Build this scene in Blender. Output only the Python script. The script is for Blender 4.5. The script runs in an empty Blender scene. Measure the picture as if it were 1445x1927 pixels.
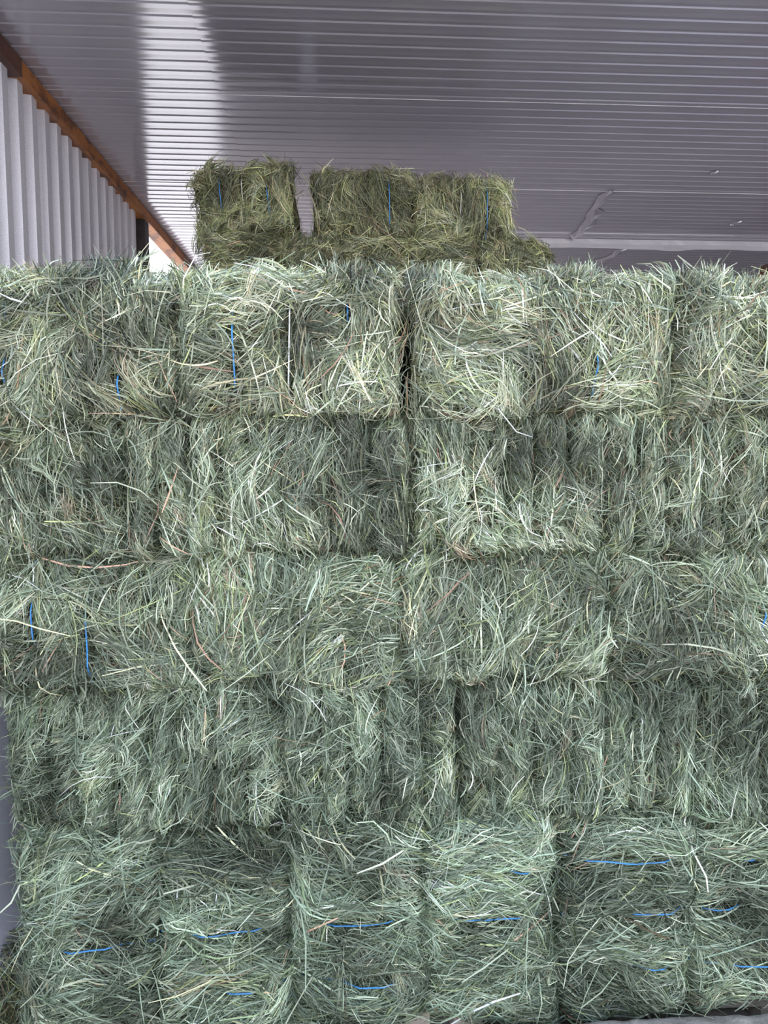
import bpy, math
import numpy as np

# ------------------------------------------------------------------ camera, world, light, exposure
scene = bpy.context.scene
F_PX, W_PX, H_PX = 1447.0, 1445.0, 1927.0
PITCH, YAW, CAM_Z = math.radians(5.3), math.radians(3.32), 1.85
cam_data = bpy.data.cameras.new('camera')
cam_data.sensor_fit = 'VERTICAL'
cam_data.sensor_height = 36.0
cam_data.lens = 36.0 * F_PX / H_PX
cam_data.clip_start = 0.05
cam_data.clip_end = 500
cam = bpy.data.objects.new('camera', cam_data)
cam.location = (0, 0, CAM_Z)
cam.rotation_euler = (math.pi / 2 - PITCH, 0, -YAW)
scene.collection.objects.link(cam)
scene.camera = cam

scene.view_settings.view_transform = 'Standard'
scene.view_settings.look = 'None'
scene.view_settings.exposure = 0.25
scene.view_settings.gamma = 1.0
scene.view_settings.use_curve_mapping = False

world = bpy.data.worlds.new('world')
scene.world = world
world.use_nodes = True
wn, wl = world.node_tree.nodes, world.node_tree.links
wn.clear()
w_out = wn.new('ShaderNodeOutputWorld')
w_bg = wn.new('ShaderNodeBackground')
w_tc = wn.new('ShaderNodeTexCoord')
w_sep = wn.new('ShaderNodeSeparateXYZ')
w_ramp = wn.new('ShaderNodeValToRGB')
w_ramp.color_ramp.elements[0].position = 0.0
w_ramp.color_ramp.elements[0].color = (1.0, 0.97, 0.95, 1)
w_ramp.color_ramp.elements[1].position = 0.9
w_ramp.color_ramp.elements[1].color = (0.55, 0.72, 1.0, 1)
wl.new(w_tc.outputs['Generated'], w_sep.inputs[0])
wl.new(w_sep.outputs['Z'], w_ramp.inputs[0])
wl.new(w_ramp.outputs['Color'], w_bg.inputs['Color'])
w_bg.inputs['Strength'].default_value = 2.6
wl.new(w_bg.outputs[0], w_out.inputs[0])

sun_d = bpy.data.lights.new('sun', 'SUN')
sun_d.energy = 20.0
sun_d.angle = math.radians(1.5)
sun_d.color = (1.0, 0.965, 0.95)
sun = bpy.data.objects.new('sun', sun_d)
SUN_DIR = (-0.30, 0.75, 0.60)          # towards the sun: behind the shed and to the left
sun.rotation_euler = (math.acos(SUN_DIR[2] / math.sqrt(sum(v * v for v in SUN_DIR))), 0,
                      math.atan2(SUN_DIR[1], SUN_DIR[0]) + math.pi / 2)
sun.location = (0, -6, 8)
scene.collection.objects.link(sun)

# ------------------------------------------------------------------ helpers
cy_, sy_, cp_, sp_ = math.cos(YAW), math.sin(YAW), math.cos(PITCH), math.sin(PITCH)
FW = np.array([sy_ * cp_, cy_ * cp_, -sp_])
RT = np.array([cy_, -sy_, 0.0])
UP = np.cross(RT, FW)
CAM = np.array([0, 0, CAM_Z])


def ray(px, py):
    return FW + RT * (px - W_PX / 2) / F_PX - UP * (py - H_PX / 2) / F_PX


def atY(px, py, Y):
    r = ray(px, py)
    return CAM + r * (Y / r[1])


def atX(px, py, X):
    r = ray(px, py)
    return CAM + r * (X / r[0])


def atZ(px, py, Z):
    r = ray(px, py)
    return CAM + r * ((Z - CAM_Z) / r[2])


def link(name, me, mats, parent=None):
    o = bpy.data.objects.new(name, me)
    scene.collection.objects.link(o)
    for m in (mats if isinstance(mats, (list, tuple)) else [mats]):
        me.materials.append(m)
    if parent is not None:
        o.parent = parent
    return o


def tag(o, label=None, cat=None, group=None, kind=None):
    if label:
        o['label'] = label
    if cat:
        o['category'] = cat
    if group:
        o['group'] = group
    if kind:
        o['kind'] = kind
    return o


def empty(name, loc):
    o = bpy.data.objects.new(name, None)
    o.empty_display_size = 0.1
    scene.collection.objects.link(o)
    o.location = loc
    return o


def mesh_quads(name, V, Q, tris=None, cols=None, mat_idx=None, smooth=False):
    """fast mesh from numpy: V (n,3), Q (m,4)"""
    me = bpy.data.meshes.new(name)
    V = np.ascontiguousarray(V, np.float32)
    Q = np.ascontiguousarray(Q, np.int32)
    me.vertices.add(len(V))
    me.vertices.foreach_set('co', V.ravel())
    me.loops.add(Q.size)
    me.loops.foreach_set('vertex_index', Q.ravel())
    me.polygons.add(len(Q))
    me.polygons.foreach_set('loop_start', np.arange(0, Q.size, 4, dtype=np.int32))
    me.polygons.foreach_set('use_smooth', np.full(len(Q), smooth))
    if cols is not None:
        at = me.attributes.new('stem_colour', 'FLOAT_COLOR', 'POINT')
        c4 = np.ones((len(V), 4), np.float32)
        c4[:, :3] = cols
        at.data.foreach_set('color', c4.ravel())
    if mat_idx is not None:
        me.polygons.foreach_set('material_index', np.ascontiguousarray(mat_idx, np.int32))
    me.update(calc_edges=True)
    me.validate()
    return me


BOXQ = np.array([[0, 3, 2, 1], [4, 5, 6, 7], [0, 1, 5, 4], [1, 2, 6, 5], [2, 3, 7, 6], [3, 0, 4, 7]])


def box_vq(x0, x1, y0, y1, z0, z1):
    V = np.array([[x0, y0, z0], [x1, y0, z0], [x1, y1, z0], [x0, y1, z0],
                  [x0, y0, z1], [x1, y0, z1], [x1, y1, z1], [x0, y1, z1]], float)
    return V, BOXQ.copy()


def join(parts):
    Vs, Qs, n = [], [], 0
    for V, Q in parts:
        Vs.append(V)
        Qs.append(Q + n)
        n += len(V)
    return np.vstack(Vs), np.vstack(Qs)


def bevel(o, w, seg=2):
    b = o.modifiers.new('bevel', 'BEVEL')
    b.width = w
    b.segments = seg
    b.limit_method = 'ANGLE'
    return o


# ------------------------------------------------------------------ materials
def new_mat(name):
    m = bpy.data.materials.new(name)
    m.use_nodes = True
    nt = m.node_tree
    b = nt.nodes['Principled BSDF']
    return m, nt, nt.nodes, nt.links, b


def ramp(nodes, stops):
    r = nodes.new('ShaderNodeValToRGB')
    el = r.color_ramp.elements
    while len(el) < len(stops):
        el.new(0.5)
    for e, (p, c) in zip(el, stops):
        e.position = p
        e.color = (*c, 1)
    return r


def noise(nodes, links, scale, detail=4, rough=0.55, mapping=None, coord='Object'):
    tc = nodes.new('ShaderNodeTexCoord')
    n = nodes.new('ShaderNodeTexNoise')
    n.inputs['Scale'].default_value = scale
    n.inputs['Detail'].default_value = detail
    n.inputs['Roughness'].default_value = rough
    if mapping:
        mp = nodes.new('ShaderNodeMapping')
        mp.inputs['Scale'].default_value = mapping
        links.new(tc.outputs[coord], mp.inputs[0])
        links.new(mp.outputs[0], n.inputs['Vector'])
    else:
        links.new(tc.outputs[coord], n.inputs['Vector'])
    return n


def mat_stems():
    m, nt, n, l, b = new_mat('hay_stems')
    a = n.new('ShaderNodeAttribute')
    a.attribute_name = 'stem_colour'
    l.new(a.outputs['Color'], b.inputs['Base Color'])
    b.inputs['Roughness'].default_value = 0.5
    b.inputs['Specular IOR Level'].default_value = 0.4
    return m


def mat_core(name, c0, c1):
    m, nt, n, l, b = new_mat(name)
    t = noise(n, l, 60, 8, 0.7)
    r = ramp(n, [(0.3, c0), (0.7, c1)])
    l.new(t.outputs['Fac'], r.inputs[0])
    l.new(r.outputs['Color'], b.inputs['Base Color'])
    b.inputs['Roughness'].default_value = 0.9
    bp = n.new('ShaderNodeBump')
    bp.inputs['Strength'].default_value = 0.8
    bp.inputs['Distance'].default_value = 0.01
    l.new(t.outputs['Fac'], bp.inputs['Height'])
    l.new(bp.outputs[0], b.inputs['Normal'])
    return m


def mat_twine(name, c):
    m, nt, n, l, b = new_mat(name)
    t = noise(n, l, 220, 3)
    r = ramp(n, [(0.3, tuple(0.75 * v for v in c)), (0.7, c)])
    l.new(t.outputs['Fac'], r.inputs[0])
    l.new(r.outputs['Color'], b.inputs['Base Color'])
    b.inputs['Roughness'].default_value = 0.4
    return m


def mat_ceiling():
    m, nt, n, l, b = new_mat('glossy_roof_sheet')
    t = noise(n, l, 1.3, 4)
    r = ramp(n, [(0.3, (0.295, 0.265, 0.295)), (0.7, (0.335, 0.305, 0.33))])
    l.new(t.outputs['Fac'], r.inputs[0])
    l.new(r.outputs['Color'], b.inputs['Base Color'])
    b.inputs['Roughness'].default_value = 0.145
    b.inputs['IOR'].default_value = 2.3
    b.inputs['Metallic'].default_value = 0.0
    return m


def mat_galv():
    m, nt, n, l, b = new_mat('spangled_galvanised_steel')
    t = noise(n, l, 420, 2, 0.6)
    r = ramp(n, [(0.35, (0.50, 0.48, 0.52)), (0.65, (0.74, 0.72, 0.77))])
    l.new(t.outputs['Fac'], r.inputs[0])
    l.new(r.outputs['Color'], b.inputs['Base Color'])
    b.inputs['Metallic'].default_value = 0.45
    b.inputs['Roughness'].default_value = 0.5
    return m


def mat_rust(name, stops, scale=9, stretch=(1, 0.35, 1)):
    m, nt, n, l, b = new_mat(name)
    t = noise(n, l, scale, 7, 0.65, stretch)
    r = ramp(n, stops)
    l.new(t.outputs['Fac'], r.inputs[0])
    l.new(r.outputs['Color'], b.inputs['Base Color'])
    b.inputs['Roughness'].default_value = 0.6
    b.inputs['Metallic'].default_value = 0.15
    bp = n.new('ShaderNodeBump')
    bp.inputs['Strength'].default_value = 0.25
    bp.inputs['Distance'].default_value = 0.004
    l.new(t.outputs['Fac'], bp.inputs['Height'])
    l.new(bp.outputs[0], b.inputs['Normal'])
    return m


def mat_plain(name, stops, scale, rough=0.8, metal=0.0, stretch=None, bump=0.3, dist=0.005):
    m, nt, n, l, b = new_mat(name)
    t = noise(n, l, scale, 7, 0.6, stretch)
    r = ramp(n, stops)
    l.new(t.outputs['Fac'], r.inputs[0])
    l.new(r.outputs['Color'], b.inputs['Base Color'])
    b.inputs['Roughness'].default_value = rough
    b.inputs['Metallic'].default_value = metal
    if bump:
        bp = n.new('ShaderNodeBump')
        bp.inputs['Strength'].default_value = bump
        bp.inputs['Distance'].default_value = dist
        l.new(t.outputs['Fac'], bp.inputs['Height'])
        l.new(bp.outputs[0], b.inputs['Normal'])
    return m


M_STEM = mat_stems()
M_CORE = mat_core('packed_hay', (0.03, 0.035, 0.016), (0.12, 0.13, 0.07))  # kept darker than the stems, shade of the gaps put into its colour
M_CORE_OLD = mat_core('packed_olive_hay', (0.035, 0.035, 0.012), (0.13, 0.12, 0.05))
M_BLUE = mat_twine('blue_twine', (0.06, 0.30, 0.72))
M_WHITE = mat_twine('white_twine', (0.75, 0.75, 0.70))
M_CEIL = mat_ceiling()
M_GALV = mat_galv()
M_STRIP = mat_plain('pale_flashing', [(0.3, (0.62, 0.59, 0.61)), (0.7, (0.70, 0.66, 0.68))], 4, 0.35, bump=0.15)
M_RUST = mat_rust('orange_rust', [(0.30, (0.028, 0.014, 0.009)), (0.42, (0.13, 0.045, 0.015)),
                                  (0.50, (0.30, 0.105, 0.024)), (0.75, (0.42, 0.17, 0.04))])
M_RUST_DARK = mat_rust('brown_rust', [(0.3, (0.04, 0.016, 0.012)), (0.6, (0.10, 0.038, 0.022)), (0.8, (0.16, 0.07, 0.04))], 14)
M_POST = mat_plain('dark_steel', [(0.3, (0.035, 0.03, 0.032)), (0.7, (0.07, 0.058, 0.058))], 12, 0.6, 0.3, bump=0.1)
M_DIRT = mat_plain('pale_dirt', [(0.3, (0.34, 0.33, 0.335)), (0.7, (0.49, 0.475, 0.48))], 7, 0.95, bump=0.8, dist=0.03)
M_EARTH = mat_plain('grey_earth', [(0.3, (0.15, 0.135, 0.115)), (0.7, (0.30, 0.275, 0.245))], 22, 0.95, bump=0.9, dist=0.02)
M_WOOD = mat_plain('weathered_wood', [(0.3, (0.22, 0.18, 0.15)), (0.7, (0.45, 0.40, 0.34))], 18, 0.85, stretch=(0.15, 1, 1), bump=0.4)
M_GREY = mat_plain('grey_sheet', [(0.3, (0.40, 0.40, 0.46)), (0.7, (0.46, 0.46, 0.52))], 3, 0.5, bump=0)
M_DULL = mat_plain('dull_steel_sheet', [(0.3, (0.20, 0.19, 0.20)), (0.7, (0.26, 0.25, 0.26))], 3, 0.5, 0.2, bump=0)

# ------------------------------------------------------------------ the setting
XB = -1.50                       # inner face of the eave beam
BEAM_Z0 = atX(40, 143, XB)[2]    # its lower edge
BEAM_Z1 = atX(163, 259, XB)[2]
CEIL_Z = BEAM_Z1 + 0.004
POST_Y0 = atX(273, 450, XB - 0.01)[1]
POST_Y1 = POST_Y0 + 0.13
Y_ROOF0, Y_BACK, X_RIGHT = 2.85, 10.6, 5.5

# floor: one pale dirt slab
fl = link('floor', mesh_quads('floor', *box_vq(-35, 35, -25, 35, -0.2, 0.0)), M_DIRT)
tag(fl, kind='structure')
# a low bank of grey earth in front of the pallets on the right
ra, rb = atY(905, 1920, 2.06), atY(1300, 1899, 2.06)
GX, GY = np.meshgrid(np.linspace(ra[0] - 0.12, 2.0, 130), np.linspace(1.84, 2.13, 34))
rf = np.random.default_rng(8)
bn = sum(np.sin(GX * kx + GY * ky + ph) for kx, ky, ph in rf.normal(0, 1, (10, 3)) * [60, 60, 3]) / 10
hgt = np.interp(GX, [ra[0] - 0.10, ra[0], rb[0], 1.8, 2.0], [0, ra[2], rb[2], rb[2], 0])
GZ = hgt * np.exp(-((GY - 1.99) / 0.11) ** 4) + 0.010 * bn * (hgt > 0.03) - 0.002
ny, nx = GX.shape
I = np.arange(nx * ny).reshape(ny, nx)
Q = np.stack([I[:-1, :-1], I[:-1, 1:], I[1:, 1:], I[1:, :-1]], -1).reshape(-1, 4)
bk = link('earth_bank', mesh_quads('earth_bank', np.stack([GX, GY, GZ], -1).reshape(-1, 3), Q, smooth=True), M_EARTH)
tag(bk, kind='structure')


def profile_sheet(path, t):
    """path: list of (a, h); returns both sides of a thin sheet as strips of (a, h)"""
    p = np.array(path, float)
    return p, p + np.array([0, t])


# ceiling: ribbed sheets whose ribs run across, side laps in depth, one end lap towards the left
def ceiling_path(y0, y1):
    P, y, k = [], y0, 0
    per, d = 0.0996, 0.0048
    laps = [4.20, 5.62, 6.75, 8.2, 9.6]
    li = 0
    while y < y1:
        P += [(y, 0.0), (y + 0.034, 0.0), (y + 0.0345, 0.0016), (y + 0.066, 0.0), (y + 0.0665, d), (y + 0.0945, d), (y + per, 0.0)]
        y += per
        if li < len(laps) and y > laps[li]:
            P += [(y + 0.034, 0.0), (y + 0.0345, -0.003)]
            y += 0.036
            li += 1
    return P


def ceiling_sheet(name, x0, x1, dz, seam=None):
    P = np.array(ceiling_path(Y_ROOF0, Y_BACK))
    n = len(P)
    xs = [x0, x1]
    V = []
    for x in xs:
        V.append(np.stack([np.full(n, x), P[:, 0], CEIL_Z + 0.006 + P[:, 1] + dz], -1))
    for x in xs:
        V.append(np.stack([np.full(n, x), P[:, 0], CEIL_Z + 0.018 + P[:, 1] + dz], -1))
    V = np.vstack(V)
    i = np.arange(n - 1)
    Q = [np.stack([i, i + 1, n + i + 1, n + i], -1),
         np.stack([2 * n + i, 3 * n + i, 3 * n + i + 1, 2 * n + i + 1], -1),
         np.stack([i, 2 * n + i, 2 * n + i + 1, i + 1], -1),
         np.stack([n + i, n + i + 1, 3 * n + i + 1, 3 * n + i], -1)]
    return V, np.vstack(Q)


XS = atZ(400, 120, CEIL_Z)[0]
ce = link('ceiling', mesh_quads('ceiling', *ceiling_sheet('c', XS - 0.02, X_RIGHT, 0.0)), M_CEIL)
tag(ce, kind='structure')
ce2 = link('ceiling_panel', mesh_quads('ceiling_panel', *ceiling_sheet('c', XB - 0.075, XS, 0.003)), M_CEIL)
tag(ce2, kind='structure')

# creases in the roof sheet (bent metal standing proud of the sheet)
def crease(pts, width, h):
    c = np.array([atZ(px, py, CEIL_Z)[:2] for px, py in pts])
    V, n = [], len(c)
    rr = np.random.default_rng(11)
    for k in range(n):
        a = c[min(k + 1, n - 1)] - c[max(k - 1, 0)]
        a /= np.linalg.norm(a)
        s = np.array([a[1], -a[0]])
        w = width * (0.5 + rr.random()) * (0.25 if k in (0, n - 1) else 1)
        for q, hz in ((-w, 0.001), (-0.15 * w, -h * (0.6 + 0.6 * rr.random())), (0.3 * w, -0.4 * h), (w, 0.001)):
            p = c[k] + s * q
            V.append([p[0], p[1], CEIL_Z + hz])
    Q = [[4 * k + j, 4 * k + 4 + j, 4 * k + 5 + j, 4 * k + 1 + j] for k in range(n - 1) for j in range(3)]
    return mesh_quads('crease', np.array(V), np.array(Q), smooth=False)


for pts, w, h in (([(1152, 357), (1140, 368), (1128, 381), (1119, 393), (1121, 402), (1112, 412), (1106, 424), (1094, 434), (1084, 442), (1078, 449)], 0.05, 0.022),
                  ([(1180, 466), (1168, 471), (1158, 478), (1146, 484), (1132, 490), (1126, 497)], 0.05, 0.022),
                  ([(1396, 415), (1388, 418), (1381, 422), (1374, 423)], 0.03, 0.012),
                  ([(1352, 321), (1345, 325), (1338, 327)], 0.03, 0.010)):
    link('crease', crease(pts, w, h), M_CEIL, ce)

# pale flashing strip hanging across the roof
ys = atZ(1200, 452, CEIL_Z)[1]
xa = -0.9
n = 90
xx = np.linspace(xa, X_RIGHT - 0.05, n)
drop = 0.070 + 0.004 * np.sin(xx * 5)
px_bulge0, px_bulge1 = atZ(1200, 470, CEIL_Z)[0], atZ(1280, 470, CEIL_Z)[0]
cb, wb = 0.5 * (px_bulge0 + px_bulge1), 0.5 * (px_bulge1 - px_bulge0)
bul = 0.016 * np.exp(-((xx - cb) / (wb * 0.7)) ** 2)
wv = 0.004 * np.sin(xx * 17) + 0.003 * np.sin(xx * 41)
V = np.concatenate([
    np.stack([xx, ys + wv * 0, np.full(n, CEIL_Z + 0.004)], -1),
    np.stack([xx, ys + 0.002 + wv, CEIL_Z - drop * 0.55], -1),
    np.stack([xx, ys - 0.004 + wv - bul, CEIL_Z - drop - bul], -1),
    np.stack([xx, ys + 0.008 + wv - bul, CEIL_Z - drop - bul - 0.004], -1)])
i = np.arange(n - 1)
Q = np.vstack([np.stack([k * n + i, k * n + i + 1, (k + 1) * n + i + 1, (k + 1) * n + i], -1) for k in range(3)])
st = link('trim_1', mesh_quads('trim_1', V, Q, smooth=False), M_STRIP)
so = st.modifiers.new('thick', 'SOLIDIFY')
so.thickness = 0.002
tag(st, kind='structure')

# left wall: deep ribbed galvanised sheet up to the beam, from the open front to the post
def wall_path(y0, y1):
    P, y, k = [], y0, 0
    per = 0.174
    while y < y1 - per:
        P += [(y, 0.0), (y + 0.062, 0.0), (y + 0.075, 0.053), (y + 0.139, 0.053)]
        if k % 4 == 2:
            P[-2:-2] = [(y + 0.0685, 0.027), (y + 0.0705, 0.023)]
        P += [(y + 0.157, 0.0)]
        y += per
        k += 1
    P.append((y1, 0.0))
    return P


P = np.array(wall_path(0.4, POST_Y0 + 0.004))
n = len(P)
xw = XB - 0.085
V = np.concatenate([np.stack([xw + P[:, 1] - t, P[:, 0], np.full(n, z)], -1)
                    for t in (0, 0.003) for z in (0.0, BEAM_Z0 + 0.05)])
i = np.arange(n - 1)
Q = np.vstack([np.stack([i, i + 1, n + i + 1, n + i], -1), np.stack([2 * n + i, 3 * n + i, 3 * n + i + 1, 2 * n + i + 1], -1)])
tag(link('wall_left', mesh_quads('wall_left', V, Q), M_GALV), kind='structure')
V, Q = box_vq(XB - 0.075, X_RIGHT, Y_BACK, Y_BACK + 0.05, 0, CEIL_Z)
tag(link('wall_back', mesh_quads('wall_back', V, Q), M_DULL), kind='structure')
V, Q = box_vq(X_RIGHT, X_RIGHT + 0.05, Y_ROOF0, Y_BACK, 0, CEIL_Z)
tag(link('wall_right', mesh_quads('wall_right', V, Q), M_DULL), kind='structure')

# eave beam in two lengths, post, far post
YJ = atX(40, 120, XB)[1]


def steel(name, dims, mat, label, cat, bev=0.004, group=None):
    x0, x1, y0, y1, z0, z1 = dims
    c = np.array([(x0 + x1) / 2, (y0 + y1) / 2, z0])
    V, Q = box_vq(*dims)
    o = link(name, mesh_quads(name, V - c, Q), mat)
    o.location = c
    bevel(o, bev)
    return tag(o, label, cat, group)


steel('steel_beam', (XB - 0.11, XB, YJ, Y_BACK - 0.02, BEAM_Z0, BEAM_Z1), M_RUST,
      'orange rusted steel beam running along the top of the ribbed left wall', 'beam')
steel('steel_beam', (XB - 0.07, XB + 0.006, 1.80, YJ - 0.003, BEAM_Z0 - 0.006, BEAM_Z1), M_RUST_DARK,
      'dark brown near length of the rusted beam, ending at the upper left joint', 'beam')
post = steel('steel_post', (XB - 0.16, XB - 0.010, POST_Y0, POST_Y1, 0.0, BEAM_Z0 - 0.001), M_POST,
             'black square steel post under the rusted beam where the ribbed wall ends', 'post')
fp = atY(1441, 505, 7.2)
steel('steel_post', (fp[0], fp[0] + 0.12, 7.2, 7.32, 0.0, fp[2] + 0.04), M_RUST_DARK,
      'rust brown steel post peeking over the hay at the far right edge', 'post')

# ------------------------------------------------------------------ hay
PAL = np.array([
    [0.050, 0.062, 0.032],   # dark green
    [0.130, 0.160, 0.085],   # green
    [0.195, 0.235, 0.170],   # blue green
    [0.330, 0.365, 0.255],   # sage
    [0.530, 0.535, 0.390],   # pale sage
    [0.380, 0.410, 0.180],   # yellow green
    [0.620, 0.560, 0.350],   # straw
    [0.520, 0.300, 0.210],   # pinkish
    [0.200, 0.130, 0.070]])  # brown
MIX_TOP = [.09, .19, .17, .25, .14, .08, .05, .013, .015]
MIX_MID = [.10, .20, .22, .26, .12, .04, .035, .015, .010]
MIX_LOW = [.10, .19, .30, .26, .11, .02, .02, .004, .006]  # bluer mix low in the stack: blue skylight put into the hay colours
MIX_OLD = [.10, .16, .03, .12, .04, .32, .16, .01, .06]


class Field:
    """smooth random field over (u, v)"""
    def __init__(s, rng, freq, n=7):
        s.k = rng.normal(0, freq, (n, 2))
        s.p = rng.uniform(0, 6.283, n)
        s.a = rng.uniform(0.5, 1.0, n)
        s.a /= np.sqrt((s.a ** 2).sum() / 2)

    def __call__(s, u, v):
        o = np.zeros(np.shape(u))
        for (a, b), p, w in zip(s.k, s.p, s.a):
            o += w * np.sin(a * u + b * v + p)
        return o


def edge_drop(u, v, a, b, r):
    ex = np.maximum(0, np.abs(u) - (a - r))
    ey = np.maximum(0, np.abs(v) - (b - r))
    d = np.sqrt(ex ** 2 + ey ** 2)
    return np.where(d < r, r - np.sqrt(np.maximum(r * r - d * d, 0)), r + 0.6 * (d - r))


def stems(rng, n, a, b, surf, ang, L, W, mix, bright=1.0, jit=0.4, margin=0.02, depth=(-0.028, 0.010),
          tilt=0.10, fly=0.08, curl=0.8, roots=None, K=5, Lsig=0.45, patch=None, warm=1.0,
          clump=0, clampw=True):
    """n hay stems over a face (-a..a, -b..b); surf(u,v) -> outward offset, ang(u,v) -> lay of the stems"""
    if roots is None:
        u0 = rng.uniform(-a - margin, a + margin, n)
        v0 = rng.uniform(-b - margin, b + margin, n)
    else:
        u0, v0 = roots
        n = len(u0)
    cid = None
    if clump:
        m = max(1, n // clump)
        cid = rng.integers(0, m, n)
        cu0, cv0 = rng.uniform(-a - margin, a + margin, m), rng.uniform(-b - margin, b + margin, m)
        cth = ang(cu0, cv0) + rng.normal(0, jit * 1.15, m)
        al, ac = rng.normal(0, L * 0.30, n), rng.normal(0, 1, n) * (0.005 + 0.006 * rng.random(m))[cid]
        u0 = cu0[cid] + al * np.cos(cth[cid]) - ac * np.sin(cth[cid])
        v0 = cv0[cid] + al * np.sin(cth[cid]) + ac * np.cos(cth[cid])
    L_ = L * np.exp(rng.normal(0, Lsig, n))
    L_ = np.minimum(L_, 2.2 * L)
    th0 = ang(u0, v0) + rng.normal(0, jit, n) + np.where(rng.random(n) < 0.12, rng.uniform(-1.57, 1.57, n), 0)
    kap = rng.normal(0, curl, n)
    if clump:
        th0 = cth[cid] + rng.normal(0, 0.16, n)
        kap = 0.5 * kap + rng.normal(0, curl * 1.1, m)[cid]
    s = np.linspace(-0.5, 0.5, K)[None, :] * np.ones((n, 1))
    th = th0[:, None] + kap[:, None] * s
    ds = (L_ / (K - 1))[:, None]
    cu, cv = np.cos(th) * ds, np.sin(th) * ds
    u = np.cumsum(cu, 1)
    v = np.cumsum(cv, 1)
    u += (u0 - u[:, K // 2])[:, None]
    v += (v0 - v[:, K // 2])[:, None]
    isfly = rng.random(n) < fly
    tl = np.where(isfly, rng.normal(0, 0.45, n), rng.normal(0, tilt, n))
    soft = lambda x, m: np.where(np.abs(x) > m, np.sign(x) * (m + cl * np.tanh((np.abs(x) - m) / cl)), x)
    cl = np.where(rng.random(n) < 0.5, 0.07, 0.018)[:, None]
    if clampw:
        uc, vc = soft(u, a), soft(v, b)
    else:
        uc, vc = u, v
    w_lay = surf(u, v)
    u, v = uc, vc
    w_root = surf(u0, v0)[:, None] * np.ones((1, K))
    base = rng.uniform(depth[0], depth[1], n)
    if clump:
        base = rng.uniform(depth[0], depth[1], m)[cid] + rng.normal(0, 0.003, n)
    w = np.where(isfly[:, None], w_root, w_lay) + base[:, None] + (tl * L_)[:, None] * s
    w += (rng.normal(0, 0.03, n) * L_)[:, None] * (0.25 - s ** 2) * 4
    P = np.stack([u, v, w], -1)
    T = np.gradient(P, axis=1)
    T /= np.linalg.norm(T, axis=-1, keepdims=True) + 1e-9
    N = np.zeros_like(T)
    N[..., 2] = 1
    B = np.cross(T, N)
    B /= np.linalg.norm(B, axis=-1, keepdims=True) + 1e-9
    N2 = np.cross(B, T)
    roll = rng.normal(0, 0.7, n)[:, None, None] + (rng.normal(0, 0.5, n)[:, None] * s)[..., None]
    D = B * np.cos(roll) + N2 * np.sin(roll)
    Wd = W * np.clip(np.exp(rng.normal(0, 0.4, n)), 0.4, 1.75)
    prof = np.interp(np.linspace(0, 1, K), [0, 0.15, 0.6, 1], [0.55, 1, 0.9, 0.25])
    flip = rng.random(n) < 0.5
    pr = np.where(flip[:, None], prof[::-1][None], prof[None]) * Wd[:, None] * 0.5
    V = np.stack([P - D * pr[..., None], P + D * pr[..., None]], 2)      # n,K,2,3
    col = PAL[rng.choice(len(PAL), n, p=np.array(mix) / np.sum(mix))]
    col = col * np.exp(rng.normal(-0.12, 0.45, n))[:, None] * bright
    if clump:
        col = col * np.exp(rng.normal(0, 0.27, m))[cid][:, None]
        tint = PAL[rng.choice(len(PAL), m, p=np.array(mix) / np.sum(mix))][cid]
        col = 0.62 * col + 0.38 * tint
    if patch is not None:
        col = col * np.clip(1 + 0.33 * patch(u0, v0), 0.45, 1.8)[:, None]
    col = np.clip(col * np.array([warm, 1.0, 1.0]), 0.01, 0.85)  # less red in lower rows, blue skylight put into the stem colour
    return V, col, (u0, v0)


def stems_mesh_arrays(V, col):
    n, K = V.shape[:2]
    VV = V.reshape(-1, 3)
    k = np.arange(K - 1)
    base = (np.arange(n) * 2 * K)[:, None] + 2 * k[None]
    Q = np.stack([base, base + 1, base + 3, base + 2], -1).reshape(-1, 4)
    C = np.repeat(col, 2 * K, 0)
    return VV, Q, C


def core_block(u0, u1, v0, v1, depth, surf, off, res=0.018):
    """closed block whose front is the height field surf-off; (u, v, w) with w outward, back at -depth"""
    nu = max(3, int((u1 - u0) / res) + 1)
    nv = max(3, int((v1 - v0) / res) + 1)
    U, Vv = np.meshgrid(np.linspace(u0, u1, nu), np.linspace(v0, v1, nv))
    Wf = surf(U, Vv) - off
    F = np.stack([U, Vv, Wf], -1).reshape(-1, 3)
    Bk = np.stack([U, Vv, np.full_like(U, -depth)], -1).reshape(-1, 3)
    I = np.arange(nu * nv).reshape(nv, nu)
    q = lambda I: np.stack([I[:-1, :-1], I[:-1, 1:], I[1:, 1:], I[1:, :-1]], -1).reshape(-1, 4)
    m = nu * nv
    Q = [q(I), (q(I) + m)[:, ::-1]]
    ring = np.concatenate([I[0, :], I[1:, -1], I[-1, -2::-1], I[-2::-1, 0]])
    Q.append(np.stack([ring[:-1], ring[:-1] + m, ring[1:] + m, ring[1:]], -1))
    return np.vstack([F, Bk]), np.vstack(Q)


def to_local(P, O, eu, ev, en):
    return O + P[..., 0:1] * eu + P[..., 1:2] * ev + P[..., 2:3] * en


EX, EY, EZ = np.eye(3)


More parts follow.
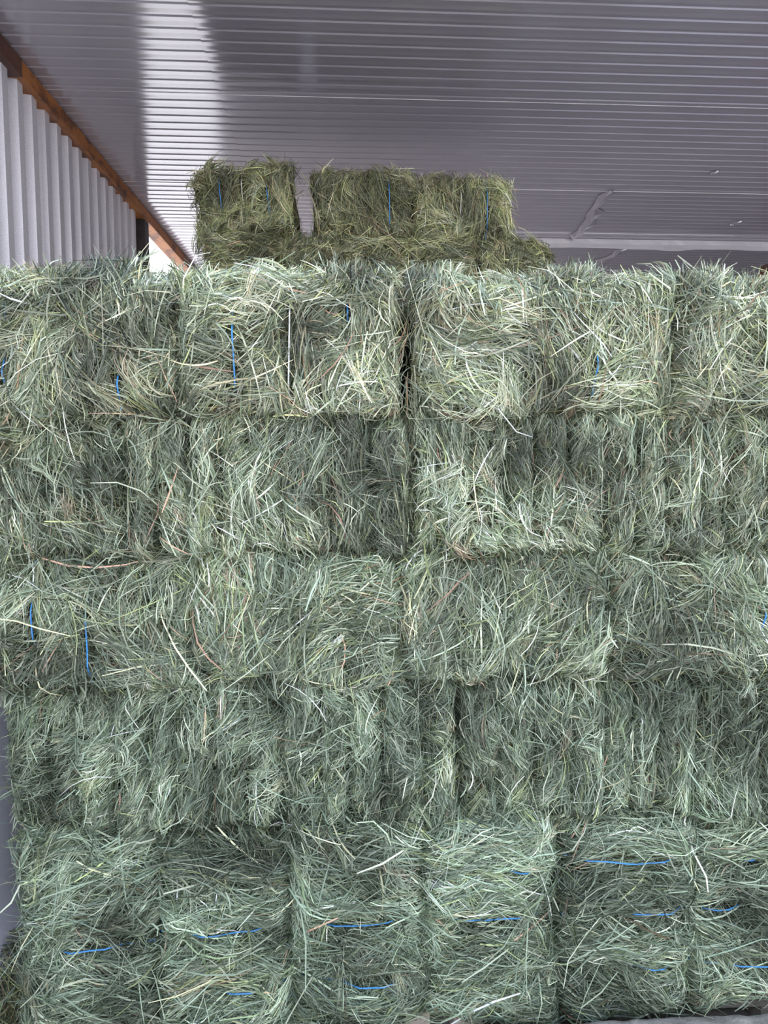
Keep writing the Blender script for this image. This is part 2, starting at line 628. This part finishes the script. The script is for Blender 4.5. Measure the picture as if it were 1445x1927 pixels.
def tube(path, r, sides=6):
    P = np.array(path, float)
    T = np.gradient(P, axis=0)
    T /= np.linalg.norm(T, axis=1, keepdims=True)
    A = np.cross(T, np.array([0, 1.0, 0.05]))
    A /= np.linalg.norm(A, axis=1, keepdims=True)
    B = np.cross(T, A)
    an = np.linspace(0, 2 * np.pi, sides, endpoint=False)
    V = (P[:, None] + r * (np.cos(an)[None, :, None] * A[:, None] + np.sin(an)[None, :, None] * B[:, None])).reshape(-1, 3)
    n = len(P)
    i = np.arange(n - 1)[:, None] * sides
    j = np.arange(sides)[None]
    Q = np.stack([i + j, i + (j + 1) % sides, i + sides + (j + 1) % sides, i + sides + j], -1).reshape(-1, 4)
    return V, Q


SEED = [100]


def bale(x0, x1, z0, z1, yf, depth, mode, label, group, mix, twines=(), tufts=(), dens=30000, left=False, right=False,
         top=False, old=False, tilt=0.0, bright=1.0, fringe=0, warm=1.0, sheet=0.014, pillow=0.012, cut=(0, 0)):
    """a hay bale whose front face spans x0..x1, z0..z1 at y=yf. mode: end | flake | edge"""
    SEED[0] += 1
    rng = np.random.default_rng(SEED[0])
    a, b = (x1 - x0) / 2, (z1 - z0) / 2
    root = empty('hay_bale', ((x0 + x1) / 2, yf + depth / 2, z0))
    root.rotation_euler = (0, tilt, 0)
    tag(root, label, 'hay bale', group)
    O = np.array([0, -depth / 2, b])
    eu, ev, en = EX, EZ, -EY
    r = 0.045 if mode != 'flake' else 0.035
    bump, fine = Field(rng, 9), Field(rng, 30)
    whorl, whorl2, patch = Field(rng, 7 if mode == 'end' else 5), Field(rng, 22), Field(rng, 12)
    # flakes along the length of the bale
    if mode == 'flake':
        cuts = [-a]
        while cuts[-1] < a - 0.10:
            cuts.append(cuts[-1] + rng.uniform(0.075, 0.125))
        if a - cuts[-1] < 0.05:
            cuts.pop()
        cuts.append(a)
        cuts = np.array(cuts)
        foff = rng.normal(0, 0.008, len(cuts) - 1)
    else:
        cuts = np.array([-a, a])
        foff = np.zeros(1)
    tw_pos = [t[0] for t in twines] if twines else []
    horiz = mode == 'edge'
    thirds = [-0.5, 0.0, 0.5]

    def surf(u, v):
        w = -edge_drop(u + 0.006 * fine(v, u), v + 0.010 * fine(u, v) + 0.008 * bump(v, u), a, b, r) + 0.011 * bump(u, v) + 0.006 * fine(u, v)
        if mode == 'flake':
            k = np.clip(np.searchsorted(cuts, u) - 1, 0, len(foff) - 1)
            c0, c1 = cuts[k], cuts[k + 1]
            x = np.clip((u - 0.5 * (c0 + c1)) / (0.5 * (c1 - c0)), -1, 1)
            w = w + foff[k] + 0.008 - 0.040 * np.abs(x) ** 4
        elif mode == 'end':
            for t in thirds:
                w = w - pillow * np.exp(-((u - t * a) / 0.022) ** 2) * 1.2
            w = w + pillow * 0.5
        else:
            for t in thirds:
                w = w - pillow * np.exp(-((v - t * b) / 0.022) ** 2) * 1.4
            w = w + pillow * 0.5
        return w

    def ang(u, v):
        if mode == 'flake':
            return np.pi / 2 + 0.30 * whorl(u, v) + 0.22 * whorl2(u, v)
        if mode == 'end':
            return np.pi / 2 + 0.75 * whorl(u, v) + 0.30 * whorl2(u, v)
        return 0.42 * whorl(u, v) + 0.28 * whorl2(u, v)

    area = 4 * a * b
    Lb, Wb = {'flake': (0.052, 0.0020), 'end': (0.080, 0.0024), 'edge': (0.090, 0.0025)}[mode]
    Wb *= 0.85 if old else 1.0
    sets = []
    n = int(dens * area * 1.6)
    kw = dict(mix=mix, bright=bright, patch=patch, warm=warm)
    sets.append(stems(rng, int(n * 0.20), a, b, surf, ang, Lb * 0.9, Wb, jit=0.45, depth=(-0.04, 0.004), **kw))
    sets.append(stems(rng, int(n * 0.72), a, b, surf, ang, Lb, Wb, jit=0.42, clump=24, depth=(-0.045, 0.018), fly=0.03, **kw))
    # long loose stems on top
    sets.append(stems(rng, int(n * 0.03), a, b, surf, ang, Lb * 2.0, Wb * 1.25, jit=0.6, depth=(0.004, 0.022), fly=0.25, **kw))
    # random tufts: bundles of long stems combed one way
    tl = list(tufts)
    for _ in range(int(5 + 16 * area)):
        sg = rng.choice([-1, 1])
        tl.append((rng.uniform(-1, 1), rng.uniform(-1, 1),
                   (ang(np.array([0.]), np.array([0.]))[0] if mode != 'edge' else 0) + rng.normal(0, 0.5) + (0 if sg > 0 else np.pi),
                   0.22, int(rng.uniform(30, 80)), rng.uniform(0.09, 0.17)))
    for (fu, fv, an_, spread, cnt, TL, *straw) in tl:
        kt = dict(kw, mix=[.02, .04, .02, .15, .25, .12, .36, .03, .01]) if straw else kw
        ur, vr = fu * a, fv * b
        q = rng.normal(0, 1, cnt)
        ca, sa = math.cos(an_), math.sin(an_)
        sz = 0.016
        ru = ur + sz * rng.normal(0, 1, cnt) * 1.0 + ca * TL * 0.5 - sa * q * 0.022
        rv = vr + sz * rng.normal(0, 1, cnt) * 1.0 + sa * TL * 0.5 + ca * q * 0.022
        sets.append(stems(rng, cnt, a, b, surf, lambda u, v, q=q, an_=an_, sp=spread: an_ + sp * q * 0.7, TL, Wb * 1.15,
                          jit=0.12, clampw=fv < 0.9, depth=(-0.004, 0.016), fly=0.1, curl=0.4, roots=(ru, rv), Lsig=0.25, **kt))
    frames = [(O, eu, ev, en)] * len(sets)
    # side / top faces
    def side(O2, e1, e2, e3, a2, b2, dn, base_ang):
        f1 = Field(rng, 9)
        s2 = lambda u, v: -edge_drop(u, v, a2, b2, 0.04) + 0.006 * f1(u, v)
        sets.append(stems(rng, int(dn * 4 * a2 * b2), a2, b2, s2, lambda u, v: base_ang + 0.6 * f1(u, v), 0.1, 0.003,
                          jit=0.5, fly=0.05, depth=(-0.035, 0.0), clump=20, **kw))
        frames.append((O2, e1, e2, e3))
    if left:
        side(np.array([-a, 0, b]), -EY, EZ, -EX, depth / 2, b, dens * 0.5, 0.3)
    if right:
        side(np.array([a, 0, b]), EY, EZ, EX, depth / 2, b, dens * 0.5, 0.3)
    if top:
        side(np.array([0, 0, 2 * b]), EX, EY, EZ, a, depth / 2, dens * 0.35, 0.8)
    # stems do not bridge an open gap beside the bale
    for q in range(len(sets)):
        if frames[q][2] is not ev or not any(cut):
            continue
        V, col, (u0, v0) = sets[q]
        c = V.mean(2)
        out = np.zeros(len(V), bool)
        if cut[0]:
            out |= (c[..., 0] < -a + 0.004).any(1)
        if cut[1]:
            out |= (c[..., 0] > a - 0.004).any(1)
        keep = ~(out & (rng.random(len(V)) < 0.93) & (v0 < 0.55 * b))
        sets[q] = (V[keep], col[keep], (u0[keep], v0[keep]))
    # stems pressed under the visible lengths of twine are not in front of it
    for q in range(len(sets)):
        if frames[q][2] is not ev:
            continue
        V, col, (u0, v0) = sets[q]
        keep = np.ones(len(V), bool)
        for t in twines:
            c = V.mean(2)
            ac, al = (c[..., 1] - t[0] * b, c[..., 0] / a) if horiz else (c[..., 0] - t[0] * a, c[..., 1] / b)
            hit = ((np.abs(ac) < 0.008) & (al > t[1]) & (al < t[2])).any(1)
            # the samples of a stem may straddle the twine
            cross = (((ac[:, :-1] * ac[:, 1:]) < 0) & (al[:, :-1] > t[1]) & (al[:, :-1] < t[2])).any(1)
            keep &= ~((hit | cross) & (rng.random(len(V)) < 0.80))
        sets[q] = (V[keep], col[keep], (u0[keep], v0[keep]))
    # upright fringe along the top front edge
    if fringe:
        nf = int(fringe * 2 * a)
        clump = Field(rng, 15)
        uu = rng.uniform(-a - 0.01, a + 0.01, nf * 2)
        keep = rng.random(nf * 2) < np.clip(0.30 + 0.50 * clump(uu, 0 * uu), 0.06, 1)
        uu = uu[keep]
        Lf = 0.056
        vv = b - 0.018 - 0.03 * rng.random(len(uu)) + 0.016 * clump(uu, 0 * uu)
        lean = Field(rng, 14)
        sets.append(stems(rng, len(uu), a, b, lambda u, v: np.full(np.shape(u), -0.02) + 0 * u,
                          lambda u, v: np.pi / 2 + 0.55 * lean(u, v * 0), Lf, 0.0027, jit=0.45, depth=(-0.16, 0.012), tilt=0.5, fly=0,
                          curl=0.9, roots=(uu, vv), clampw=False, **kw))
        frames.append((O, eu, ev, en))
    # assemble: one part per flake (or one body), its packed core and the stems rooted on it
    nf = len(foff)
    acc = [[] for _ in range(nf)]
    for (V, col, (u0, v0)), fr in zip(sets, frames):
        P = to_local(V, *fr)
        xloc = P[:, P.shape[1] // 2, 0, 0]
        k = np.clip(np.searchsorted(cuts, xloc) - 1, 0, nf - 1)
        for j in range(nf):
            sel = k == j
            if sel.any():
                acc[j].append(stems_mesh_arrays(P[sel], col[sel]))
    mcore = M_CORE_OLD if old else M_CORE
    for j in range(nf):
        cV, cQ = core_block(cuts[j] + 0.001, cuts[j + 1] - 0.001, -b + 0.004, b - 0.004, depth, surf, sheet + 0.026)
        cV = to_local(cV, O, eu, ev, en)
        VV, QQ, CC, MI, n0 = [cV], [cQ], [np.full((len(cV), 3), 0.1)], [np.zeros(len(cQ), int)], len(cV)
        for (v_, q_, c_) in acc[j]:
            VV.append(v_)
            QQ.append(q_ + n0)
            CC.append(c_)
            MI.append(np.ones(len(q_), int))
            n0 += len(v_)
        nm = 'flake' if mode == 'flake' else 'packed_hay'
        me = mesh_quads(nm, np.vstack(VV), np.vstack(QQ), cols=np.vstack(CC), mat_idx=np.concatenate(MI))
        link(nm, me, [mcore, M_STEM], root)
    # twine: (fraction across, from, to, colour, lift)
    for t in twines:
        f, s0, s1, mt = t[:4]
        s_ = np.linspace(-0.97, 0.97, 60)
        vis = (s_ > s0) & (s_ < s1)
        wig = 0.003 * np.sin(s_ * 1.6 + f * 5)
        if horiz:
            u, v = s_ * a, f * b + wig
        else:
            u, v = f * a + wig, s_ * b
        u, v = np.broadcast_to(u, s_.shape), np.broadcast_to(v, s_.shape)
        ww = np.convolve(np.pad(surf(u, v), 7, 'edge'), np.ones(15) / 15, 'valid')
        lift = np.where(vis, 0.012, -0.012)
        lift = np.convolve(np.pad(lift, 3, 'edge'), np.ones(7) / 7, 'valid')
        Pth = to_local(np.stack([u, v, ww + lift], -1), O, eu, ev, en)
        tV, tQ = tube(Pth, 0.0023)
        nm = 'twine'
        o = link(nm, mesh_quads(nm, tV, tQ, smooth=True), mt, root)
        o['label'] = 'blue baling twine' if mt is M_BLUE else 'white baling twine'
    return root


# ---- the stack, row by row (z of the joints read at the middle of the picture)
D = 2.10
zrow = [atY(722, y, D)[2] for y in (520, 778, 1047, 1290, 1556, 1942)]
X = lambda px, py, y=D: atY(px, py, y)[0]
G1, G2, G3, G4, G5 = ('hay bales end-on in the top row', 'hay bales lengthwise in the second row',
                      'hay bales end-on in the third row', 'hay bales lengthwise in the fourth row',
                      'hay bales on edge in the bottom row')
gap = 0.004
b_, w_ = M_BLUE, M_WHITE

# row 1, ends of bales lying flat, three strings each
z0, z1 = zrow[1] + gap, zrow[0]
e = [-105, 330, 768, 1280, 1770]
E = [X(p, 640) for p in e]
R1 = dict(top=True, mix=MIX_TOP, fringe=5200, pillow=0.016)
bale(E[0], E[1] - gap, z0, z1 - 0.005, D - 0.005, 1.1, 'end', 'hay bale at the left end of the top row, against the ribbed wall', G1,
     twines=[(0.49, -0.75, -0.45, b_), (-0.5, -0.6, -0.3, b_)], left=True,
     tufts=[(0.35, .97, 1.7, .6, 110, .065), (.6, .98, 1.9, .6, 100, .06), (0.25, 0.3, 2.2, .3, 90, .16), (0.75, -0.2, 2.6, .3, 80, .18)], **R1)
bale(E[1] + gap, E[2] - 0.012, z0, z1 + 0.004, D + 0.005, 1.1, 'end',
     'top row hay bale with blue and white vertical twine, left of the dark gap', G1, cut=(0, 1),
     twines=[(-0.51, -0.72, 0.25, b_), (-0.02, -0.7, 0.55, w_), (0.5, 0.35, 0.55, b_)],
     tufts=[(0.45, .97, 1.45, .6, 100, .06), (-0.1, -0.55, 3.3, .28, 100, .2, 1), (-0.55, -0.15, 2.9, .4, 110, .19), (0.1, 0.8, 2.6, .3, 60, .17)], **R1)
bale(E[2] + 0.014, E[3] - gap, z0, z1, D, 1.1, 'end', 'top row hay bale right of the dark gap, with a short bit of blue twine', G1, cut=(1, 0),
     twines=[(0.36, -0.45, -0.18, b_)],
     tufts=[(0.3, .97, 1.5, .5, 100, .058), (-0.85, 0.3, 1.5, .3, 90, .17), (0.2, 0.7, 1.4, .5, 80, .15)], **R1)
bale(E[3] + gap, E[4], z0, z1 - 0.004, D - 0.01, 1.1, 'end', 'hay bale at the right end of the top row, cut off by the frame', G1,
     tufts=[(-.72, .98, 1.6, .8, 130, .062), (-0.8, -0.3, 1.2, .4, 90, .17), (-0.75, 0.5, 1.4, .3, 80, .15)], **R1)

# row 2, long sides
z0, z1 = zrow[2] + gap, zrow[1] - gap
E = [X(p, 910) for p in (-60, 776, 1610)]
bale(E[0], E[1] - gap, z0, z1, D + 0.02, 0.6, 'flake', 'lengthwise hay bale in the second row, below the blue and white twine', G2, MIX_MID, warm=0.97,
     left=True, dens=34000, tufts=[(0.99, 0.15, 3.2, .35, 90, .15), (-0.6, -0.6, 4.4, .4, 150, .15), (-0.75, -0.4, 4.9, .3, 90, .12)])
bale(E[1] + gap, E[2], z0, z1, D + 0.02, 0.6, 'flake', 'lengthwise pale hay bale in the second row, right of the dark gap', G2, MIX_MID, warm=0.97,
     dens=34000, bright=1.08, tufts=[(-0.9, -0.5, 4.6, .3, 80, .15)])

# row 3, ends again
z0, z1 = zrow[3] + gap, zrow[2] - gap
E = [X(p, 1165) for p in (-35, 362, 756, 1152, 1560)]
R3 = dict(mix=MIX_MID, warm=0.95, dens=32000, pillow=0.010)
bale(E[0], E[1] - gap, z0, z1, D + 0.005, 1.1, 'end', 'third row hay bale at the left, with two blue vertical twines', G3,
     twines=[(-0.51, -0.3, 0.35, b_), (0.0, -0.75, 0.35, b_)], left=True, tufts=[(0.3, -0.7, 0.1, .3, 70, .2)], **R3)
bale(E[1] + gap, E[2] - gap, z0, z1, D + 0.012, 1.1, 'end', 'third row hay bale second from the left, a dark tousled fan near its left side', G3,
     tufts=[(-0.7, -0.3, 1.4, .6, 120, .17), (-0.6, -0.5, 0.8, .5, 90, .16)], **R3)
bale(E[2] + gap, E[3] - gap, z0, z1, D + 0.008, 1.1, 'end', 'third row hay bale in the middle, pale straw coloured at its left side', G3,
     tufts=[(-0.9, -0.3, 1.5, .5, 110, .12, 1)], bright=1.05, **R3)
bale(E[3] + gap, E[4], z0, z1, D + 0.012, 1.1, 'end', 'third row hay bale at the right, with a long hanging tuft near its left side', G3,
     twines=[(0.38, -0.1, 0.18, b_)], tufts=[(-0.55, 0.7, 4.7, .3, 160, .18), (-0.5, 0.1, 4.7, .3, 120, .16)], **R3)

# row 4, long sides
z0, z1 = zrow[4] + gap, zrow[3] - gap
E = [X(p, 1425) for p in (4, 866, 1720)]
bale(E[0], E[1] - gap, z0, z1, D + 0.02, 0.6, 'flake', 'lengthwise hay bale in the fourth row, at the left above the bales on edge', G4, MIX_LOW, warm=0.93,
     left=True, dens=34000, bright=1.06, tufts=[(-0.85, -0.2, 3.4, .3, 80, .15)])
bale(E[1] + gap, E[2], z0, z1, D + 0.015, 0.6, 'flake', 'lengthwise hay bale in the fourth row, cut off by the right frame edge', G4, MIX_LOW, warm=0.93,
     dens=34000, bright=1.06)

# row 5, bales on edge with horizontal strings
z0, z1 = zrow[5], zrow[4] - gap
E = [X(p, 1735) for p in (32, 290, 546, 802, 1056, 1308, 1566)]
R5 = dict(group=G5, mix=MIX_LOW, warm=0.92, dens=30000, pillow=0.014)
s5 = [
    dict(label='bottom row hay bale at the left corner, standing on edge beside the wall', left=True,
         twines=[(-0.10, -0.35, 0.35, b_)], tufts=[(-0.2, 0.75, 0.0, .2, 60, .2)]),
    dict(label='bottom row hay bale on edge, second from the left, with a straw coloured sheaf', twines=[(0.0, -0.45, 0.55, b_), (-0.56, 0.0, 0.5, b_)],
         tufts=[(-0.95, -0.55, 0.35, .2, 130, .25, 1), (0.8, -0.3, 4.2, .3, 80, .16)]),
    dict(label='bottom row hay bale on edge, third from the left, with two blue twines', twines=[(0.02, -0.45, 0.55, b_), (-0.56, -0.1, 0.5, b_)],
         tufts=[(0.2, 0.55, 3.1, .2, 90, .2)]),
    dict(label='bottom row hay bale on edge above the dark gap between the pallets', twines=[(0.5, 0.3, 0.6, b_), (0.03, -0.55, 0.5, b_)],
         tufts=[(0.2, 0.85, 3.3, .3, 90, .18), (0.5, 0.0, 4.3, .35, 80, .16)]),
    dict(label='bottom row hay bale on edge with a long blue twine near its top', twines=[(0.62, -0.75, 0.6, b_), (0.05, 0.0, 0.75, b_), (-0.5, 0.3, 0.7, b_)],
         tufts=[(-0.95, -0.35, 0.15, .25, 90, .22), (0.8, 0.75, 3.3, .4, 60, .15)]),
    dict(label='bottom row hay bale on edge at the right end, cut off by the frame', twines=[(0.5, -0.3, 0.0, b_), (0.0, -0.7, -0.3, b_), (-0.55, -0.35, 0.4, b_)],
         tufts=[(-0.6, 0.5, 0.2, .3, 90, .18)])]
offs = [0.0, 0.012, 0.0, 0.008, -0.004, 0.01]
for k, s in enumerate(s5):
    bale(E[k] + 0.003, E[k + 1] - 0.003, z0, z1, D + 0.01 + offs[k], 1.1, 'edge', **s, **R5)

# ---- the rear bales on top of the stack
YR = 4.05
GR = 'olive hay bales lying on top at the back'
GE = 'olive hay bales on edge under the topmost ones'
OLD = dict(mix=MIX_OLD, old=True, bright=0.85, dens=24000, left=True, right=True, fringe=1800, pillow=0.014)
zt = atY(680, 446, YR)[2]
ztop = atY(680, 322, YR)[2]
Xr = lambda px: atY(px, 390, YR)[0]
bale(Xr(374), Xr(556), zt + 0.014, ztop + 0.012, YR, 1.0, 'end', 'olive hay bale leaning alone at the left on top of the stack', GR, cut=(0, 1), tilt=-0.085,
     twines=[(-0.48, -0.2, 0.6, b_), (-0.03, 0.0, 0.6, w_), (0.48, -0.1, 0.25, b_)], **OLD)
bale(Xr(589), Xr(777), zt + 0.003, ztop, YR, 1.0, 'end', 'olive hay bale left of the topmost touching pair, one blue twine', GR, cut=(1, 0),
     twines=[(0.52, -0.6, 0.6, b_)], **OLD)
bale(Xr(779), Xr(964), zt + 0.003, ztop - 0.018, YR + 0.02, 1.0, 'end', 'olive hay bale right of the topmost touching pair, white and blue twine', GR,
     twines=[(-0.03, -0.2, 0.55, w_), (0.5, -0.65, 0.6, b_)], **OLD)
ee = [386, 516, 646, 774, 903, 1034]
lab = ['olive hay bale on edge at the left, under the leaning bale', 'olive hay bale on edge right of the dark slit, under the top pair',
       'olive hay bale on edge under the middle of the top pair, at the left', 'olive hay bale on edge under the right bale of the top pair',
       'olive hay bale on edge at the right end, its corner jutting past the top pair']
for k in range(5):
    dd = dict(OLD)
    dd.update(fringe=500 if k in (0, 4) else 0, left=k in (0, 1), right=k in (0, 4))
    bale(Xr(ee[k]) + (0.013 if k == 1 else 0.002), Xr(ee[k + 1]) - (0.013 if k == 0 else 0.002), zrow[0] + 0.012, zt - (0.0 if k < 4 else 0.02) - 0.004 * (k % 2),
         YR - 0.015 + 0.012 * (k % 2), 1.0, 'edge', lab[k], GE, top=True, cut=(int(k == 1), int(k == 0)), **dd)

# bales inside the stack that carry the olive ones
for k in range(5):
    za, zb = (zrow[5 - k] if k else 0.0), zrow[4 - k]
    for xa_, xb_ in ((-0.93, 0.13), (0.14, 1.20)):
        bale(xa_, xb_, za + 0.003, zb - 0.003, YR - 0.05, 1.05, 'flake', 'hay bale deep in the stack under the olive bales', 'hay bales inside the stack',
             MIX_OLD, old=True, dens=1500)

# ------------------------------------------------------------------ pallets, loose hay
def pallet(x0, x1, y0, y1, h, label):
    root = empty('wooden_pallet', ((x0 + x1) / 2, (y0 + y1) / 2, 0))
    tag(root, label, 'pallet', 'wooden pallets under the hay')
    wx, wy = (x1 - x0) / 2, (y1 - y0) / 2
    for k in range(3):
        xc = [-wx + 0.045, 0, wx - 0.045][k]
        V, Q = box_vq(xc - 0.045, xc + 0.045, -wy, wy, 0.022, h - 0.022)
        bevel(link('stringer', mesh_quads('stringer', V, Q), M_WOOD, root), 0.003)
    for k in range(5):
        yc = -wy + 0.05 + k * (2 * wy - 0.1) / 4
        for nm, za, zb in (('deck_board', h - 0.022, h - 0.001), ('bottom_board', 0.0, 0.022)):
            if nm == 'bottom_board' and k % 2:
                continue
            V, Q = box_vq(-wx, wx, yc - 0.05, yc + 0.05, za, zb)
            bevel(link(nm, mesh_quads(nm, V, Q), M_WOOD, root), 0.003)


hp = zrow[5]
pL, pR = X(815, 1915), X(860, 1915)
pallet(pL - 1.05, pL, D + 0.07, D + 1.0, hp, 'weathered wooden pallet left of the dark gap under the hay')
pallet(pR, pR + 1.05, D + 0.06, D + 1.0, hp, 'weathered wooden pallet right of the dark gap under the hay')

rng = np.random.default_rng(5)
f1 = Field(rng, 8)
hs = lambda u, v: 0.13 + 0.03 * f1(u, v) - 0.5 * np.maximum(0, np.abs(u) - 0.05)
V, col, _ = stems(rng, 7000, 0.17, 0.75, hs, lambda u, v: 0.9 * f1(u, v), 0.12, 0.003, MIX_OLD, jit=0.6, depth=(-0.10, 0.02), fly=0.15, bright=0.9)
P = to_local(V, np.array([-1.17, 2.70, 0.0]), EX, EY, EZ)
P[..., 2] = np.maximum(P[..., 2], 0.004)
vv, qq, cc = stems_mesh_arrays(P, col)
tag(link('loose_hay', mesh_quads('loose_hay', vv, qq, cols=cc), M_STEM),
    'shadowed loose hay on the ground between the stack and the ribbed wall', 'loose hay', kind='stuff')

# smooth grey sheet standing between the stack and the ribbed wall
zz = np.array([0.03, 0.10, 0.16, 0.22, 0.30, 0.6, 1.0, 1.55])
xo = np.array([0.05, 0.045, 0.03, 0.012, 0.0, 0.0, -0.01, -0.03])
yy = np.array([2.45, 2.9, 3.4])
V = np.array([[-1.17 + x, y, z] for z, x in zip(zz, xo) for y in yy])
Q = np.array([[r * 3 + c, r * 3 + c + 1, r * 3 + c + 4, r * 3 + c + 3] for r in range(len(zz) - 1) for c in range(2)])
sh = link('metal_sheet', mesh_quads('metal_sheet', V - [-1.17, 2.9, 0.03], Q, smooth=True), M_GREY)
sh.location = (-1.17, 2.9, 0.03)
so = sh.modifiers.new('thick', 'SOLIDIFY')
so.thickness = 0.004
tag(sh, 'smooth bluish grey sheet standing at the far left edge, beside the lower hay rows', 'metal sheet')
